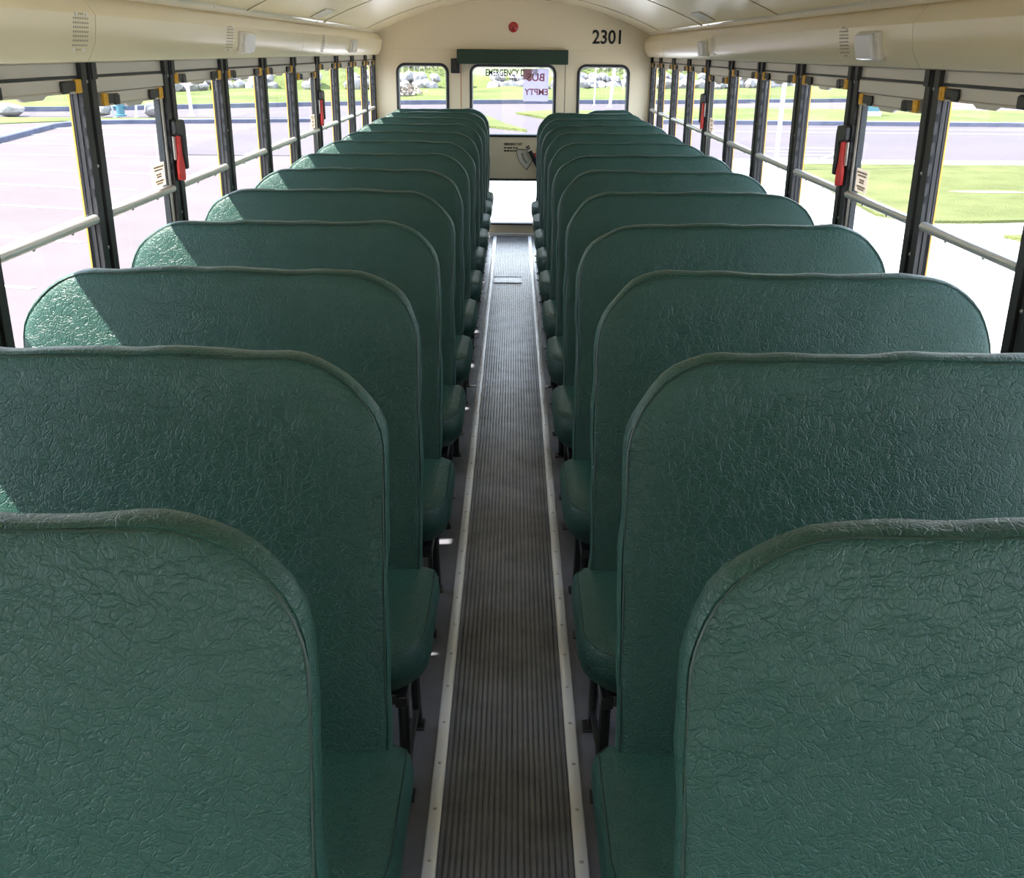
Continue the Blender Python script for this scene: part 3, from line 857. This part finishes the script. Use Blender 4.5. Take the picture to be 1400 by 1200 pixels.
# stone wall: rough boulders bedded in the bank
bm = bmesh.new()
bmesh.ops.create_icosphere(bm, subdivisions=2, radius=1)
ico_v = [v.co.copy() for v in bm.verts]; ico_f = [tuple(v.index for v in f.verts) for f in bm.faces]; bm.free()
def boulder(m, c, s, r):
    rot = Matrix.Rotation(r.uniform(0, 6.28), 3, 'Z') @ Matrix.Rotation(r.uniform(-.4, .4), 3, 'X')
    ax = [Vector((r.gauss(0,1), r.gauss(0,1), r.gauss(0,1))).normalized() for _ in range(9)]
    cut = [r.uniform(.62, .95) for _ in ax]
    vs = []
    for v in ico_v:
        p = v.copy()
        for a_, k in zip(ax, cut):
            t = p.dot(a_)
            if t > k: p -= a_*(t-k)
        p = rot @ Vector((p.x*s[0], p.y*s[1], p.z*s[2]))
        vs.append((c[0]+p.x, c[1]+p.y, c[2]+p.z))
    m.add(vs, ico_f)
m = MB(); r = random.Random(21)
wl = blend(dense(base, .62), 15.2)
for row, (zz, sc) in enumerate(((GZ+.45, .52), (GZ+.92, .40))):
    for (x, y) in wl:
        if not (-52 < x < 52): continue
        k = r.uniform(.75, 1.25)*sc
        boulder(m, (x+r.uniform(-.2, .2), y+row*.35+r.uniform(-.2, .2), zz+r.uniform(-.12, .12)), (k*1.15, k*.8, k*.8), r)
struct(m.build('stone_wall', M['rock'], smooth=25))
# brush on the hill above the wall: many small leaves on loose clumps
def brush(name, mat, seed, n, zr, off):
    m = MB(); r = random.Random(seed)
    line = blend(db, off)
    for _ in range(n):
        i = r.randrange(len(line)-1); t = r.random()
        cx = line[i][0]*(1-t)+line[i+1][0]*t; cy = line[i][1]*(1-t)+line[i+1][1]*t + r.uniform(-1, 4)
        if not (-60 < cx < 60): continue
        h = r.uniform(.4, zr)
        for _ in range(26):
            p = Vector((cx+r.gauss(0, .8), cy+r.gauss(0, .8), GZ+1.2+abs(r.gauss(0, .5))*h + (off-17)*.15))
            u = Vector((r.gauss(0,1), r.gauss(0,1), r.gauss(0,1))).normalized()*r.uniform(.10, .26); w = u.orthogonal().normalized()*r.uniform(.06, .16)
            m.add([p-u, p+w, p+u, p-w], [(0,1,2,3)])
    return tag(m.build(name, mat, smooth=0, recalc=False), kind='stuff')
o = brush('brush_foliage', M['leaf'], 3, 520, 3.0, 18.5); tag(o, 'grey green brush growing above the stone wall', 'brush')
# low shrub on the bank seen through the rear window
for (px, py, lab) in ((-6.3, 60.5, 'low pale shrub on the grass bank behind the rear side window'),):
    m = MB(); r = random.Random(2)
    for _ in range(420):
        p = Vector((px+r.gauss(0, .5), py+r.gauss(0, .4), GZ+.25+abs(r.gauss(0, .25)))); u = Vector((r.gauss(0,1), r.gauss(0,1), r.gauss(0,1))).normalized()*.12; w = u.orthogonal().normalized()*.07
        m.add([p-u, p+w, p+u, p-w], [(0,1,2,3)])
    tag(m.build('shrub', M['leaf_brown'], smooth=0, recalc=False), lab, 'shrub')
# poles
def pole(x, y, h, r_, lean, lab, name='sign_post', cat='pole'):
    m = MB(); m.tube([(x, y, GZ), (x+lean[0], y+lean[1], GZ+h)], r_, 10); m.disc_dome((x, y, GZ+.02), (0, 0, 1), r_*2.2, .05, 12, 2)
    return tag(m.build(name, M['pole'], smooth=40), lab, cat)
pole(5.95, 23.95, 5.0, .05, (.10, 0), 'tall pale post at the edge of the lawn outside the bus')
pole(-12.9, 43.0, 3.2, .07, (-.2, 0), 'pale post on the verge across the parking lot')
pole(4.05, 54.2, 3.0, .035, (.05, 0), 'thin pale pole seen through the lawn side rear window, nearer the door', 'pole')
pole(4.72, 52.9, 3.0, .075, (.30, 0), 'thicker leaning pole seen through the lawn side rear window', 'pole')
pole(-15.45, 41.5, 1.7, .035, (-.32, 0), 'thin post leaning on the left of the blue hydrant on the verge', 'marker_post', 'post')
pole(-14.75, 41.9, 1.8, .04, (.12, 0), 'thin post standing right of the blue hydrant on the verge', 'marker_post', 'post')
# blue hydrant on the verge
h = empty('hydrant', (-15.15, 41.35, GZ+.08)); tag(h, 'small blue hydrant on the verge between two thin posts', 'hydrant')
m = MB()
prof = [(.20, 0), (.20, .06), (.15, .08), (.15, .45), (.19, .47), (.19, .52), (.14, .56), (.10, .66), (.04, .70), (.03, .74)]
m.loops([[(r_*math.cos(2*PI*i/14), r_*math.sin(2*PI*i/14), z) for i in range(14)] for r_, z in prof]); m.build('barrel', M['teal'], h)
m = MB(); m.tube([(-.26, 0, .36), (.26, 0, .36)], .065, 10); m.build('nozzle', M['teal'], h)
m = MB(); m.tube([(0, 0, .7), (0, 0, 1.25)], .012, 6); m.build('marker_rod', M['pole'], h)
# boulders along the verge
for (x, y, s, lab) in ((-19.6, 41.7, (.62, .4, .30), 'long low grey boulder on the verge, far from the hydrant'), (-15.95, 41.6, (.42, .35, .42), 'pale boulder on the verge beside the leaning thin post'), (-14.2, 42.2, (.45, .35, .34), 'pale boulder on the verge right of the blue hydrant')):
    m = MB(); boulder(m, (x, y, GZ+.1+s[2]*.6), s, random.Random(int(x*10))); tag(m.build('boulder', M['rock'], smooth=30), lab, 'boulder', 'boulders on the verge')
# dark bin in the far distance on the bank, utility post on the lawn side
u = empty('utility_box', (15.0, 45.0, GZ+.0)); tag(u, 'dark teal utility box with a pale base on the grass beyond the street', 'utility box')
m = MB(); m.box(-.26, .26, -.2, .2, .30, .78); m.box(-.29, .29, -.23, .23, .76, .82); m.build('cabinet', M['teal'], u, bevel=.02)
m = MB(); m.box(-.34, .34, -.26, .26, -.05, .31); m.build('plinth', M['white'], u, bevel=.03)
u = empty('refuse_bin', (-26.6, 57.5, GZ+.25)); tag(u, 'dark green refuse bin far off on the grass bank beyond the parking lot', 'bin')
m = MB(); P = [(-.95, 0), (.95, 0), (1.05, .95), (-1.05, .95)]; m.loops([[(x, y, z) for x, z in P] for y in (-.6, .6)]); m.build('bin_body', M['teal'], u, bevel=.03)
m = MB(); m.loops([[(x, y, z) for y, z in ((-.66, .95), (.66, .95), (.66, 1.12), (-.66, 1.0))] for x in (-1.08, 1.08)]); m.build('lid', M['teal'], u, bevel=.02)
# bare patches in the lawn
m = MB()
for (x, y, rx, ry) in ((9.2, 20.2, .75, .18),):
    m.loops([[(x+rx*math.cos(2*PI*i/20)*(1+.12*math.sin(5*i)), y+ry*math.sin(2*PI*i/20), z) for i in range(20)] for z in (GZ+.07, GZ+.088)])
struct(m.build('lawn_surface', M['dirt'], smooth=0))

# ------------------------------------------------------------------ light
sun = bpy.data.lights.new('sun', 'SUN'); sun.energy = 17.0; sun.angle = math.radians(.53); sun.color = (1, .955, .88)
so = bpy.data.objects.new('sun', sun); COL.objects.link(so)
toward = Vector((-1, -.20, 1.43)).normalized()
so.rotation_euler = toward.to_track_quat('Z', 'Y').to_euler()
so.location = toward*30
w = bpy.data.worlds.new('sky'); S.world = w; w.use_nodes = True
nt = w.node_tree; nt.nodes.clear()
out = nt.nodes.new('ShaderNodeOutputWorld'); bg = nt.nodes.new('ShaderNodeBackground')
tc = nt.nodes.new('ShaderNodeTexCoord'); sep = nt.nodes.new('ShaderNodeSeparateXYZ'); cr = nt.nodes.new('ShaderNodeValToRGB')
cr.color_ramp.elements[0].position = 0.0; cr.color_ramp.elements[0].color = (.84, .91, 1, 1)
cr.color_ramp.elements[1].position = .9; cr.color_ramp.elements[1].color = (.55, .72, 1, 1)
e = cr.color_ramp.elements.new(.25); e.color = (.74, .86, 1, 1)
nt.links.new(tc.outputs['Generated'], sep.inputs[0]); nt.links.new(sep.outputs['Z'], cr.inputs[0]); nt.links.new(cr.outputs[0], bg.inputs[0])
bg.inputs[1].default_value = 4.0
nt.links.new(bg.outputs[0], out.inputs[0])

# ------------------------------------------------------------------ camera
F = 1400.0; pitch = math.atan(530/1400.0); yaw = .0009; roll = math.radians(.5)
f = Vector((math.sin(yaw)*math.cos(pitch), math.cos(yaw)*math.cos(pitch), -math.sin(pitch)))
r0 = Vector((math.cos(yaw), -math.sin(yaw), 0)); u0 = r0.cross(f)
r2 = r0*math.cos(roll) + u0*math.sin(roll); u2 = u0*math.cos(roll) - r0*math.sin(roll)
cam = bpy.data.cameras.new('camera'); co = bpy.data.objects.new('camera', cam); COL.objects.link(co)
cam.sensor_fit = 'HORIZONTAL'; cam.sensor_width = 36; cam.lens = 36*F/1400; cam.clip_start = .02; cam.clip_end = 600
co.matrix_world = Matrix(((r2.x, u2.x, -f.x, .010), (r2.y, u2.y, -f.y, 0), (r2.z, u2.z, -f.z, 1.55), (0, 0, 0, 1)))
S.camera = co
S.view_settings.view_transform = 'Standard'; S.view_settings.look = 'None'; S.view_settings.exposure = 0.75; S.view_settings.gamma = 1.0
S.view_settings.use_curve_mapping = False
S.cycles.max_bounces = 12; S.cycles.diffuse_bounces = 6; S.cycles.transparent_max_bounces = 24
S.cycles.use_denoising = True
S.cycles.sample_clamp_indirect = 8
